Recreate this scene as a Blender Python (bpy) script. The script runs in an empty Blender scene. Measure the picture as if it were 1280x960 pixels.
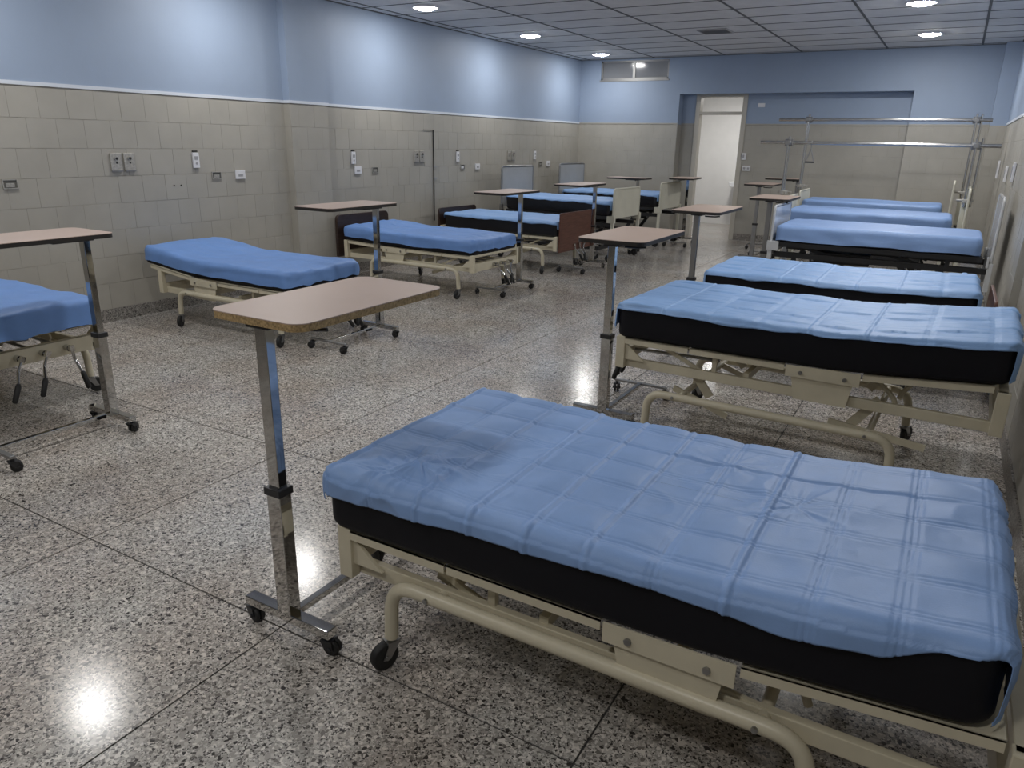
import bpy, math, random
from mathutils import Vector, Matrix, noise
S = bpy.context.scene
COL = S.collection
random.seed(7)
PI = math.pi
# ------------------------------------------------------------------ camera
CAM_H = 1.71
def cam_axes(yaw, pitch, roll):
    cy, sy = math.cos(yaw), math.sin(yaw)
    f = Vector((-sy*math.cos(pitch), cy*math.cos(pitch), math.sin(pitch)))
    r = Vector((cy, sy, 0)); u = r.cross(f)
    c, s = math.cos(roll), math.sin(roll)
    return c*r + s*u, -s*r + c*u, f
_r, _u, _f = cam_axes(math.radians(29.98), math.radians(-18.31), math.radians(1.11))
cd = bpy.data.cameras.new('camera'); cam = bpy.data.objects.new('camera', cd); COL.objects.link(cam)
m3 = Matrix((_r, _u, -_f)).transposed()
cam.matrix_world = Matrix.Translation((0, 0, CAM_H)) @ m3.to_4x4()
cd.sensor_width = 36; cd.lens = 36*915/1280; cd.clip_start = 0.02
S.camera = cam
# ------------------------------------------------------------------ world, exposure
w = bpy.data.worlds.new('world'); S.world = w; w.use_nodes = True
w.node_tree.nodes['Background'].inputs[0].default_value = (0.45, 0.5, 0.6, 1)
w.node_tree.nodes['Background'].inputs[1].default_value = 0.12
S.view_settings.view_transform = 'Standard'; S.view_settings.look = 'None'
S.view_settings.gamma = 1; S.view_settings.exposure = 1.85
LAMP = 34.0          # emission of the ceiling light diffusers
# ------------------------------------------------------------------ materials
def nt(name):
    m = bpy.data.materials.new(name); m.use_nodes = True
    return m, m.node_tree, m.node_tree.nodes['Principled BSDF']
def setp(p, **k):
    for a, v in k.items():
        s = p.inputs[a.replace('_', ' ')]
        s.default_value = v if not isinstance(v, tuple) or len(v) == 4 else (*v, 1)
def mat(name, base, rough=.5, metal=0., var=0., vscale=6., bump=0., bscale=40., coat=0., spec=.5, coords='Object', stretch=None, sheen=0.):
    m, t, p = nt(name); N, L = t.nodes, t.links
    setp(p, Base_Color=base, Roughness=rough, Metallic=metal, Coat_Weight=coat)
    p.inputs['Specular IOR Level'].default_value = spec
    if sheen: p.inputs['Sheen Weight'].default_value = sheen
    if var or bump:
        tc = N.new('ShaderNodeTexCoord'); src = tc.outputs[coords]
        if coords == 'World':
            pass
        if stretch:
            mp = N.new('ShaderNodeMapping'); mp.inputs['Scale'].default_value = stretch; L.new(src, mp.inputs[0]); src = mp.outputs[0]
    if var:
        n = N.new('ShaderNodeTexNoise'); n.inputs['Scale'].default_value = vscale; n.inputs['Detail'].default_value = 6
        L.new(src, n.inputs['Vector'])
        r = N.new('ShaderNodeValToRGB'); L.new(n.outputs['Fac'], r.inputs[0])
        r.color_ramp.elements[0].position = .3; r.color_ramp.elements[1].position = .7
        r.color_ramp.elements[0].color = (*[c*(1-var) for c in base[:3]], 1)
        r.color_ramp.elements[1].color = (*[min(1, c*(1+var)) for c in base[:3]], 1)
        L.new(r.outputs[0], p.inputs['Base Color'])
    if bump:
        n2 = N.new('ShaderNodeTexNoise'); n2.inputs['Scale'].default_value = bscale; n2.inputs['Detail'].default_value = 4
        L.new(src, n2.inputs['Vector'])
        b = N.new('ShaderNodeBump'); b.inputs['Strength'].default_value = bump; b.inputs['Distance'].default_value = .01
        L.new(n2.outputs['Fac'], b.inputs['Height']); L.new(b.outputs[0], p.inputs['Normal'])
    return m
def emis(name, col, st):
    m, t, p = nt(name); setp(p, Base_Color=(.8, .8, .8), Emission_Color=col, Emission_Strength=st); return m
def terrazzo(name, dark=1.0, rough=.2):
    m, t, p = nt(name); N, L = t.nodes, t.links
    g = N.new('ShaderNodeNewGeometry')
    def vor(scale, stops):
        v = N.new('ShaderNodeTexVoronoi'); v.inputs['Scale'].default_value = scale; L.new(g.outputs['Position'], v.inputs['Vector'])
        sp = N.new('ShaderNodeSeparateColor'); L.new(v.outputs['Color'], sp.inputs[0])
        r = N.new('ShaderNodeValToRGB'); r.color_ramp.interpolation = 'CONSTANT'; L.new(sp.outputs[0], r.inputs[0])
        e = r.color_ramp.elements
        while len(e) < len(stops): e.new(.5)
        for k, (ps, c) in enumerate(stops): e[k].position = ps; e[k].color = (*[x*dark for x in c], 1)
        return r.outputs[0]
    a = vor(92, [(0, (.035, .032, .03)), (.10, (.13, .12, .11)), (.26, (.26, .245, .225)), (.55, (.36, .34, .315)), (.82, (.50, .475, .44))])
    b = vor(185, [(0, (.05, .045, .042)), (.17, (.22, .21, .195)), (.5, (.33, .315, .29)), (.8, (.46, .44, .41))])
    nz = N.new('ShaderNodeTexNoise'); nz.inputs['Scale'].default_value = 40; L.new(g.outputs['Position'], nz.inputs['Vector'])
    st = N.new('ShaderNodeMath'); st.operation = 'GREATER_THAN'; st.inputs[1].default_value = .5; L.new(nz.outputs['Fac'], st.inputs[0])
    mx = N.new('ShaderNodeMix'); mx.data_type = 'RGBA'; L.new(st.outputs[0], mx.inputs[0]); L.new(a, mx.inputs[6]); L.new(b, mx.inputs[7])
    n2 = N.new('ShaderNodeTexNoise'); n2.inputs['Scale'].default_value = 1.7; n2.inputs['Detail'].default_value = 5; L.new(g.outputs['Position'], n2.inputs['Vector'])
    r2 = N.new('ShaderNodeValToRGB'); L.new(n2.outputs['Fac'], r2.inputs[0])
    r2.color_ramp.elements[0].position = .35; r2.color_ramp.elements[0].color = (.86, .80, .76, 1)
    r2.color_ramp.elements[1].position = .62; r2.color_ramp.elements[1].color = (1, 1, 1, 1)
    ml = N.new('ShaderNodeMix'); ml.data_type = 'RGBA'; ml.blend_type = 'MULTIPLY'; ml.inputs[0].default_value = 1
    L.new(mx.outputs[2], ml.inputs[6]); L.new(r2.outputs[0], ml.inputs[7]); L.new(ml.outputs[2], p.inputs['Base Color'])
    mr = N.new('ShaderNodeMapRange'); L.new(n2.outputs['Fac'], mr.inputs[0]); mr.inputs[3].default_value = rough+.10; mr.inputs[4].default_value = rough-.04
    L.new(mr.outputs[0], p.inputs['Roughness'])
    b2 = N.new('ShaderNodeBump'); b2.inputs['Strength'].default_value = .05; b2.inputs['Distance'].default_value = .002
    L.new(nz.outputs['Fac'], b2.inputs['Height']); L.new(b2.outputs[0], p.inputs['Normal'])
    return m
def tile_mat(name, base):
    m, t, p = nt(name); N, L = t.nodes, t.links
    oi = N.new('ShaderNodeObjectInfo'); g = N.new('ShaderNodeNewGeometry')
    n = N.new('ShaderNodeTexNoise'); n.inputs['Scale'].default_value = 3.5; n.inputs['Detail'].default_value = 6; L.new(g.outputs['Position'], n.inputs['Vector'])
    ad = N.new('ShaderNodeMath'); ad.operation = 'MULTIPLY_ADD'; ad.inputs[1].default_value = .12; L.new(oi.outputs['Random'], ad.inputs[0]); L.new(n.outputs['Fac'], ad.inputs[2])
    r = N.new('ShaderNodeValToRGB'); L.new(ad.outputs[0], r.inputs[0])
    r.color_ramp.elements[0].position = .3; r.color_ramp.elements[0].color = (*[c*.91 for c in base], 1)
    r.color_ramp.elements[1].position = .85; r.color_ramp.elements[1].color = (*[c*1.06 for c in base], 1)
    L.new(r.outputs[0], p.inputs['Base Color']); p.inputs['Roughness'].default_value = .42
    n2 = N.new('ShaderNodeTexNoise'); n2.inputs['Scale'].default_value = 5; L.new(g.outputs['Position'], n2.inputs['Vector'])
    b = N.new('ShaderNodeBump'); b.inputs['Strength'].default_value = .15; b.inputs['Distance'].default_value = .01
    L.new(n2.outputs['Fac'], b.inputs['Height']); L.new(b.outputs[0], p.inputs['Normal'])
    return m
def wood(name, c0, c1, rough=.4, sc=(3, 3, 40)):
    m, t, p = nt(name); N, L = t.nodes, t.links
    tc = N.new('ShaderNodeTexCoord'); mp = N.new('ShaderNodeMapping'); mp.inputs['Scale'].default_value = sc; L.new(tc.outputs['Object'], mp.inputs[0])
    n = N.new('ShaderNodeTexNoise'); n.inputs['Scale'].default_value = 2.2; n.inputs['Detail'].default_value = 8; n.inputs['Distortion'].default_value = .6; L.new(mp.outputs[0], n.inputs['Vector'])
    r = N.new('ShaderNodeValToRGB'); L.new(n.outputs['Fac'], r.inputs[0])
    r.color_ramp.elements[0].position = .35; r.color_ramp.elements[0].color = (*c0, 1); r.color_ramp.elements[1].position = .65; r.color_ramp.elements[1].color = (*c1, 1)
    L.new(r.outputs[0], p.inputs['Base Color']); p.inputs['Roughness'].default_value = rough
    return m
M = dict(
 blue=mat('blue_wall_paint', (.30, .372, .492), .55, var=.03, vscale=2, bump=.04, bscale=25),
 grout=mat('tile_grout', (.38, .36, .318), .85, var=.15, vscale=8),
 tile=tile_mat('beige_wall_tile', (.40, .38, .335)),
 cap=mat('white_cap_trim', (.66, .70, .76), .4),
 ceil=mat('ceiling_panel', (.70, .70, .71), .8, var=.06, vscale=5, bump=.25, bscale=160),
 tbar=mat('ceiling_grid_bar', (.10, .105, .11), .6),
 terr=terrazzo('terrazzo_slab', 1.42, .14), terrb=terrazzo('terrazzo_skirting', .85, .35),
 joint=mat('floor_joint', (.05, .047, .045), .8),
 cream=mat('cream_enamel', (.63, .575, .435), .38, var=.06, vscale=9, bump=.03, bscale=30),
 creamb=mat('cream_board', (.62, .60, .50), .45, var=.05),
 chrome=mat('chrome_tube', (.56, .555, .54), .055, 1., var=.04, vscale=4),
 steel=mat('brushed_steel', (.52, .50, .46), .42, .75, var=.2, vscale=60),
 bar=mat('overhead_steel', (.52, .52, .51), .26, 1.),
 dsteel=mat('dull_steel', (.36, .36, .36), .38, 1., var=.1),
 black=mat('black_metal', (.022, .022, .024), .42),
 rubber=mat('black_rubber', (.014, .014, .014), .6),
 matt=mat('black_mattress_vinyl', (.006, .006, .0095), .6, bump=.12, bscale=18, spec=.25),
 mattg=mat('black_glossy_vinyl', (.007, .007, .010), .34, bump=.4, bscale=9, spec=.5),
 sheet=mat('blue_nonwoven_sheet', (.245, .395, .71), .5, var=.035, vscale=12, bump=.08, bscale=220),
 sheet2=mat('light_blue_nonwoven_sheet', (.235, .40, .70), .5, var=.035, vscale=12, bump=.08, bscale=220),
 fitted=mat('blue_fitted_sheet', (.15, .29, .62), .5, var=.05, vscale=7, bump=.1, bscale=200),
 fitted2=mat('blue_smooth_sheet', (.22, .35, .63), .5, var=.04, vscale=7, bump=.1, bscale=200),
 lam=mat('pink_beige_laminate', (.47, .36, .305), .45, var=.05, vscale=3),
 lam2=mat('beige_laminate', (.45, .345, .285), .45, var=.05, vscale=3),
 chip=mat('raw_chipboard_edge', (.36, .25, .12), .85, var=.45, vscale=130),
 band=mat('black_edge_band', (.02, .017, .015), .5),
 brownd=wood('dark_brown_board', (.025, .014, .011), (.045, .027, .02), .35),
 brownr=wood('red_brown_board', (.085, .034, .024), (.15, .065, .045), .35),
 greyb=mat('grey_board', (.42, .415, .40), .4, var=.04),
 plast=mat('plastic_wrapped_board', (.52, .53, .54), .25, coat=.6, bump=.5, bscale=14),
 white=mat('white_plastic', (.74, .74, .76), .35),
 grey=mat('grey_plastic', (.35, .35, .36), .4),
 boxin=mat('socket_box_inside', (.13, .125, .11), .5),
 dark=mat('dark_recess', (.012, .012, .012), .6),
 white_wall=mat('white_wall_paint', (.80, .79, .77), .6, var=.02),
 alu=mat('aluminium_frame', (.30, .30, .295), .45, .5),
 doorf=mat('beige_door_frame', (.50, .47, .41), .45),
 ceramic=mat('white_ceramic', (.85, .85, .85), .12, coat=.5),
 lamp=emis('lit_diffuser', (1, .985, .96, 1), LAMP),
 lampr=emis('lit_diffuser_right_row', (1, .985, .96, 1), LAMP*1.5),
 lampb=emis('lit_back_room_diffuser', (1, .98, .95, 1), 40),
)
m, t, p = nt('frosted_glass'); setp(p, Base_Color=(.33, .34, .36), Roughness=.12, Transmission_Weight=.35, IOR=1.5); M['glass'] = m
# ------------------------------------------------------------------ mesh helpers
class MB:
    def __init__(s): s.v = []; s.f = []; s.sm = []
    def add(s, vs, fs, smooth=False):
        o = len(s.v); s.v += [tuple(v) for v in vs]; s.f += [tuple(i+o for i in f) for f in fs]; s.sm += [smooth]*len(fs); return s
    def box(s, x0, x1, y0, y1, z0, z1, R=None, c=None):
        vs = [Vector((x, y, z)) for z in (z0, z1) for y in (y0, y1) for x in (x0, x1)]
        if R is not None:
            c = Vector(c) if c is not None else Vector(((x0+x1)/2, (y0+y1)/2, (z0+z1)/2)); vs = [R @ (v-c) + c for v in vs]
        return s.add(vs, [(0, 2, 3, 1), (4, 5, 7, 6), (0, 1, 5, 4), (2, 6, 7, 3), (0, 4, 6, 2), (1, 3, 7, 5)])
    def bar(s, p0, p1, wx, wy, up=(0, 0, 1)):
        """rectangular bar from p0 to p1, wx wide sideways, wy along the up direction"""
        p0, p1 = Vector(p0), Vector(p1); d = (p1-p0).normalized(); up = Vector(up)
        if abs(d.dot(up)) > .99: up = Vector((0, 1, 0))
        a = d.cross(up).normalized(); b = a.cross(d).normalized(); vs = []
        for q in (p0, p1):
            for sa, sb in ((-1, -1), (1, -1), (1, 1), (-1, 1)): vs.append(q + a*sa*wx/2 + b*sb*wy/2)
        return s.add(vs, [(3, 2, 1, 0), (4, 5, 6, 7), (0, 1, 5, 4), (1, 2, 6, 5), (2, 3, 7, 6), (3, 0, 4, 7)])
    def tube(s, pts, r, n=10, cap=True):
        pts = [Vector(q) for q in pts]; rings = []; a = None
        for i, q in enumerate(pts):
            d = (pts[min(i+1, len(pts)-1)] - pts[max(i-1, 0)]).normalized()
            if a is None:
                a = d.orthogonal().normalized()
            a = (a - d*a.dot(d)).normalized(); b = d.cross(a)
            rr = r[i] if isinstance(r, (list, tuple)) else r
            rings.append([q + (a*math.cos(2*PI*k/n) + b*math.sin(2*PI*k/n))*rr for k in range(n)])
        vs = [v for g in rings for v in g]
        fs = [(i*n+k, i*n+(k+1) % n, (i+1)*n+(k+1) % n, (i+1)*n+k) for i in range(len(pts)-1) for k in range(n)]
        s.add(vs, fs, True)
        if cap: s.add(rings[0], [tuple(reversed(range(n)))]); s.add(rings[-1], [tuple(range(n))])
        return s
    def cyl(s, p0, p1, r, n=14): return s.tube([p0, p1], r, n)
    def prism(s, poly, axis, a, b):
        """poly in the two remaining axes (x,z for axis y; y,z for axis x; x,y for axis z)"""
        def P(q, h): return {'x': (h, q[0], q[1]), 'y': (q[0], h, q[1]), 'z': (q[0], q[1], h)}[axis]
        n = len(poly); vs = [P(q, a) for q in poly] + [P(q, b) for q in poly]
        return s.add(vs, [tuple(range(n)), tuple(reversed(range(n, 2*n)))] + [(i, n+i, n+(i+1) % n, (i+1) % n) for i in range(n)])
    def mesh(s, name, mt):
        me = bpy.data.meshes.new(name); me.from_pydata(s.v, [], s.f); me.polygons.foreach_set('use_smooth', s.sm)
        import bmesh
        bm = bmesh.new(); bm.from_mesh(me); bmesh.ops.recalc_face_normals(bm, faces=bm.faces[:]); bm.to_mesh(me); bm.free()
        me.materials.append(mt); return me
    def build(s, name, mt, parent=None, bevel=0, loc=None): return link(name, s.mesh(name, mt), parent, bevel, loc)
def link(name, me, parent=None, bevel=0, loc=None, rot=None):
    o = bpy.data.objects.new(name, me); COL.objects.link(o)
    if parent is not None: o.parent = parent
    if loc is not None: o.location = loc
    if rot is not None: o.rotation_euler = rot
    if bevel:
        md = o.modifiers.new('bevel', 'BEVEL'); md.width = bevel; md.segments = 2; md.limit_method = 'ANGLE'
    return o
CACHE = {}
def cached(key, fn):
    if key not in CACHE: CACHE[key] = fn()
    return CACHE[key]
def tag(o, label, cat, group=None):
    o['label'] = label; o['category'] = cat
    if group: o['group'] = group
    return o
def thing(name, label, cat, loc, rz=0, group=None):
    o = bpy.data.objects.new(name, None); COL.objects.link(o); o.location = loc; o.rotation_euler = (0, 0, rz)
    o.empty_display_size = .1
    return tag(o, label, cat, group)
def struct(o): o['kind'] = 'structure'; return o
def stuff(o): o['kind'] = 'stuff'; return o
def copy_tree(o, parent=None):
    c = o.copy(); COL.objects.link(c)
    if parent is not None: c.parent = parent
    for ch in list(o.children): copy_tree(ch, c)
    return c
def bend(pts, r, k=6):
    """polyline with its inner corners rounded to radius r"""
    pts = [Vector(q) for q in pts]; out = [pts[0]]
    for i in range(1, len(pts)-1):
        a, b, c = pts[i-1], pts[i], pts[i+1]; d0 = (a-b).normalized(); d1 = (c-b).normalized()
        for j in range(k+1):
            u = j/k; out.append((b+d0*r)*(1-u)**2 + b*2*u*(1-u) + (b+d1*r)*u*u)
    return out + [pts[-1]]
# ------------------------------------------------------------------ room constants
XL, XR, YB, YF, ZC, DADO = -6.76, .53, 14.22, -4.6, 3.25, 2.08
RX0, RX1, RZ, RD = -4.71, -.82, 2.61, .23         # recess in the back wall
DX0, DX1, DZ = -4.40, -3.55, 2.575                # door opening
WX0, WX1, WZ0, WZ1 = -6.33, -4.96, 2.88, 3.222    # high window
# floor ------------------------------------------------------------
fl = struct(MB().box(XL-.1, XR+.1, YF-.1, YB+RD+.05, -.1, -.004).build('floor', M['joint']))
SX, SY = 1.192, 1.165
xs = [-3.047 + SX*k for k in range(-5, 6)]; ys = [1.549 + SY*k for k in range(-6, 13)]
def clip(a, b, lo, hi): return max(a, lo), min(b, hi)
for i in range(len(xs)-1):
    x0, x1 = clip(xs[i], xs[i+1], XL, XR)
    if x1-x0 < .02: continue
    for j in range(len(ys)-1):
        y0, y1 = clip(ys[j], ys[j+1], YF, YB+RD)
        if y1-y0 < .02: continue
        g = .0035; sx, sy = x1-x0-2*g, y1-y0-2*g
        me = cached(('slab', round(sx, 4), round(sy, 4)), lambda: MB().box(-sx/2, sx/2, -sy/2, sy/2, -.02, 0).mesh('slab', M['terr']))
        link('slab', me, fl, 0, ((x0+x1)/2, (y0+y1)/2, 0))
# ceiling ----------------------------------------------------------
ce = struct(MB().box(XL-.1, XR+.1, YF-.1, YB+.1, ZC+.02, ZC+.12).build('ceiling', M['tbar']))
CX, CY = 1.312, .632
cxs = [-6.56 + CX*k for k in range(-1, 7)]; cys = [14.077 + CY*k for k in range(-30, 2)]
for i in range(len(cxs)-1):
    x0, x1 = clip(cxs[i], cxs[i+1], XL, XR)
    if x1-x0 < .03: continue
    for j in range(len(cys)-1):
        y0, y1 = clip(cys[j], cys[j+1], YF, YB)
        if y1-y0 < .03: continue
        g = .011; sx, sy = x1-x0-2*g, y1-y0-2*g
        me = cached(('panel', round(sx, 3), round(sy, 3)), lambda: MB().box(-sx/2, sx/2, -sy/2, sy/2, 0, .018).mesh('panel', M['ceil']))
        link('panel', me, ce, 0, ((x0+x1)/2, (y0+y1)/2, ZC+.004))
for x in cxs[1:]:
    if XL < x < XR: MB().box(x-.014, x+.014, YF, YB, ZC-.002, ZC+.02).build('grid_bar', M['tbar'], ce)
for y in cys:
    if YF < y < YB: MB().box(XL, XR, y-.009, y+.009, ZC, ZC+.02).build('grid_bar', M['tbar'], ce)
for nm, b in (('a', (XL, XL+.03, YF, YB)), ('b', (XR-.03, XR, YF, YB)), ('c', (XL, XR, YB-.03, YB))):
    MB().box(*b, ZC-.004, ZC+.02).build('edge_angle', M['tbar'], ce)
# walls ------------------------------------------------------------
TS = .2435
def row_z(k): return .12 + TS*k, min(.12 + TS*(k+1), DADO)
def tile_mesh(w, h):   # front face towards +x, corner radius by chamfer
    c = .0011; d = .0034
    vs = [(0, 0, 0), (0, w, 0), (0, w, h), (0, 0, h), (d, c, c), (d, w-c, c), (d, w-c, h-c), (d, c, h-c)]
    return MB().add(vs, [(4, 5, 6, 7), (0, 1, 5, 4), (1, 2, 6, 5), (2, 3, 7, 6), (3, 0, 4, 7)])
PY0, PY1, PD = 6.38, 6.98, .10    # pilaster of the left wall
wl = struct(MB().box(XL-.15, XL, YF-.1, YB+.3, 0, ZC+.1).build('wall_left', M['blue']))
MB().box(XL, XL+.003, YF, PY0, .12, DADO).box(XL, XL+.003, PY1, YB, .12, DADO).build('grout_bed', M['grout'], wl)
far = MB(); rnd = random.Random(3)
for k in range(8):
    z0, z1 = row_z(k); off = (TS/2 if k % 2 else 0)
    y = 3.05 - off
    while y < YB:
        a, b = y+.0013, min(y+TS-.0013, YB); y += TS
        for q0, q1 in ((a, min(b, PY0)), (max(a, PY1), b)):
            if q1-q0 < .02: continue
            dx = XL + .0005 + rnd.random()*.0020
            if q1 < 10.6:
                ww, hh = round(q1-q0, 3), round(z1-z0-.0026, 4)
                me = cached(('tile', ww, hh), lambda: tile_mesh(ww, hh).mesh('tile', M['tile']))
                link('tile', me, wl, 0, (dx, q0, z0+.002))
            else:
                tm = tile_mesh(q1-q0, z1-z0-.004); far.add([(v[0]+dx, v[1]+q0, v[2]+z0+.002) for v in tm.v], tm.f)
stuff(far.build('tile_field', M['tile'], wl))
near = MB()
for k in range(8):
    z0, z1 = row_z(k); y = 3.05 - (TS/2 if k % 2 else 0)
    while y > YF:
        tm = tile_mesh(TS-.004, z1-z0-.004); y -= TS; near.add([(v[0]+XL+.002, v[1]+y+.002, v[2]+z0+.002) for v in tm.v], tm.f)
stuff(near.build('tile_field', M['tile'], wl))
def tiles_on(name, parent, axis, face, sgn, a0, a1, zmax=DADO, cut=None):
    """joined tile field on a plane; axis 'y': plane x=face facing sgn, runs along y; axis 'x': plane y=face facing sgn, runs along x"""
    b = MB(); gb = MB()
    for k in range(8):
        z0, z1 = row_z(k); a = a0 - (TS/2 if k % 2 else 0)
        while a < a1:
            q0, q1 = max(a, a0)+.002, min(a+TS, a1)-.002; a += TS
            if q1-q0 < .015: continue
            tm = tile_mesh(q1-q0, z1-z0-.004); e = rnd.random()*.0015
            if axis == 'y': b.add([(face+sgn*(v[0]+e), v[1]+q0, v[2]+z0+.002) for v in tm.v], tm.f)
            else: b.add([(v[1]+q0, face+sgn*(v[0]+e), v[2]+z0+.002) for v in tm.v], tm.f)
    f2 = face+sgn*.003
    if axis == 'y': gb.box(min(face, f2), max(face, f2), a0, a1, .12, DADO)
    else: gb.box(a0, a1, min(face, f2), max(face, f2), .12, DADO)
    gb.build('grout_bed', M['grout'], parent)
    return stuff(b.build('tile_field', M['tile'], parent))
pl = struct(MB().box(XL, XL+PD, PY0, PY1, 0, ZC).build('wall_left_pilaster', M['blue']))
tiles_on('', pl, 'y', XL+PD, 1, PY0, PY1); tiles_on('', pl, 'x', PY0, -1, XL, XL+PD); tiles_on('', pl, 'x', PY1, 1, XL, XL+PD)
MB().box(XL, XL+PD+.013, PY0-.013, PY1+.013, DADO, DADO+.03).build('cap_strip', M['cap'], pl)
MB().box(XL, XL+PD+.012, PY0-.012, PY1+.012, 0, .12).build('skirting', M['terrb'], pl)
struct(MB().box(XL, XL+.013, YF, PY0, DADO, DADO+.03).box(XL, XL+.013, PY1, YB, DADO, DADO+.03).build('trim_1', M['cap']))
struct(MB().box(XL, XL+.014, YF, PY0, 0, .12).box(XL, XL+.014, PY1, YB, 0, .12).build('baseboard_left', M['terrb']))
# back wall with the recess and the high window
Yb2 = YB+RD
wb = MB()
wb.box(XL-.1, WX0, YB, YB+.5, 0, ZC+.1).box(WX1, RX0, YB, YB+.5, 0, ZC+.1).box(WX0, WX1, YB, YB+.5, 0, WZ0).box(WX0, WX1, YB, YB+.5, WZ1, ZC+.1)
wb.box(RX0, RX1, YB, YB+.5, RZ, ZC+.1).box(RX1, XR+.1, YB, YB+.5, 0, ZC+.1)
wb.box(RX0, DX0, Yb2, YB+.5, 0, RZ).box(DX1, RX1, Yb2, YB+.5, 0, RZ).box(DX0, DX1, Yb2, YB+.5, DZ, RZ)
wbo = struct(wb.build('wall_back', M['blue']))
tiles_on('', wbo, 'x', YB, -1, XL, RX0); tiles_on('', wbo, 'x', YB, -1, RX1, XR)
tiles_on('', wbo, 'x', Yb2, -1, RX0, DX0-.04); tiles_on('', wbo, 'x', Yb2, -1, DX1+.04, RX1)
tiles_on('', wbo, 'y', RX0, 1, YB, Yb2)
struct(MB().box(XL, RX0, YB-.011, YB, DADO, DADO+.022).box(RX1, XR, YB-.011, YB, DADO, DADO+.022).box(RX0, DX0-.05, Yb2-.011, Yb2, DADO, DADO+.022)
       .box(DX1+.05, RX1, Yb2-.011, Yb2, DADO, DADO+.022).build('trim_2', M['tile']))
struct(MB().box(XL, RX0, YB-.014, YB, 0, .12).box(RX1, XR, YB-.014, YB, 0, .12).box(RX0, DX0-.05, Yb2-.014, Yb2, 0, .12).box(DX1+.05, RX1, Yb2-.014, Yb2, 0, .12)
       .build('baseboard_back', M['terrb']))
t3 = struct(MB().box(-.582, -.572, YB-.010, YB, .12, DADO).build('trim_3', M['tile'])); MB().box(-.582, -.574, YB-.006, YB, DADO, 2.8).build('upper_strip', M['blue'], t3)
# corner pilaster at the far right, right wall with its pilaster
cp = struct(MB().box(.31, XR, 13.95, YB, 0, ZC).build('wall_back_pilaster', M['blue']))
tiles_on('', cp, 'y', .31, -1, 13.95, YB); tiles_on('', cp, 'x', 13.95, -1, .31, XR)
wr = struct(MB().box(XR, XR+.15, YF-.1, YB+.3, 0, ZC+.1).build('wall_right', M['blue']))
tiles_on('', wr, 'y', XR, -1, YF, 6.2); tiles_on('', wr, 'y', XR, -1, 6.86, 13.95)
pr = struct(MB().box(XR-.05, XR, 6.2, 6.86, 0, ZC).build('wall_right_pilaster', M['blue']))
tiles_on('', pr, 'y', XR-.05, -1, 6.2, 6.86); tiles_on('', pr, 'x', 6.2, -1, XR-.05, XR)
struct(MB().box(XR-.013, XR, YF, 6.2, DADO, DADO+.03).box(XR-.063, XR-.05, 6.19, 6.87, DADO, DADO+.03).box(XR-.013, XR, 6.86, 13.95, DADO, DADO+.03).build('trim_4', M['cap']))
struct(MB().box(XR-.014, XR, YF, 6.2, 0, .12).box(XR-.064, XR-.05, 6.19, 6.87, 0, .12).box(XR-.014, XR, 6.86, 13.95, 0, .12).build('baseboard_right', M['terrb']))
wf = struct(MB().box(XL-.1, XR+.1, YF-.15, YF, 0, ZC+.1).build('wall_front', M['blue']))
tiles_on('', wf, 'x', YF, 1, XL, XR)
# high window
wn = struct(MB().box(WX0, WX1, YB+.02, YB+.08, WZ0, WZ0+.035).box(WX0, WX1, YB+.02, YB+.08, WZ1-.03, WZ1).box(WX0, WX0+.03, YB+.02, YB+.08, WZ0, WZ1)
            .box(WX1-.03, WX1, YB+.02, YB+.08, WZ0, WZ1).build('window_1', M['alu']))
MB().box(-5.68, -5.63, YB+.015, YB+.06, WZ0+.03, WZ1-.03).build('mullion', M['alu'], wn)
MB().box(WX0-.02, WX1+.02, YB-.012, YB+.02, WZ0-.025, WZ0+.004).build('sill', M['alu'], wn)
MB().box(WX0+.03, -5.68, YB+.045, YB+.051, WZ0+.035, WZ1-.03).build('pane', M['glass'], wn)
MB().box(-5.63, WX1-.03, YB+.03, YB+.036, WZ0+.035, WZ1-.03).build('pane', M['glass'], wn)
MB().box(-5.13, -5.09, YB+.05, YB+.07, WZ0+.035, WZ1-.03).build('sash_bar', M['alu'], wn)
# door frame, transom
df = struct(MB().box(DX0-.05, DX0+.035, Yb2-.02, Yb2+.16, 0, DZ+.04).box(DX1-.035, DX1+.05, Yb2-.02, Yb2+.16, 0, DZ+.04)
            .box(DX0+.035, DX1-.035, Yb2-.02, Yb2+.16, DZ-.01, DZ+.04).box(DX0+.035, DX1-.035, Yb2-.02, Yb2+.16, 2.26, 2.31).build('door_1', M['doorf'], bevel=.004))
# room behind the door
bx0, bx1, by0, by1, bz = -5.3, -2.6, YB+.5, 17.3, 2.78
struct(MB().box(bx0, bx1, by1+.002, by1+.1, 0, bz).build('wall_back_room', M['white_wall'])); struct(MB().box(bx0-.1, bx0, by0, by1, 0, bz).build('wall_back_room_left', M['white_wall'])); struct(MB().box(bx1, bx1+.1, by0, by1, 0, bz).build('wall_back_room_right', M['white_wall']))
struct(MB().box(bx0-.1, bx1+.1, Yb2, by1+.1, -.1, 0).build('floor_back_room', M['terr']))
struct(MB().box(bx0-.1, bx1+.1, by0, by1+.1, bz, bz+.1).build('ceiling_back_room', M['white_wall']))
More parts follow.
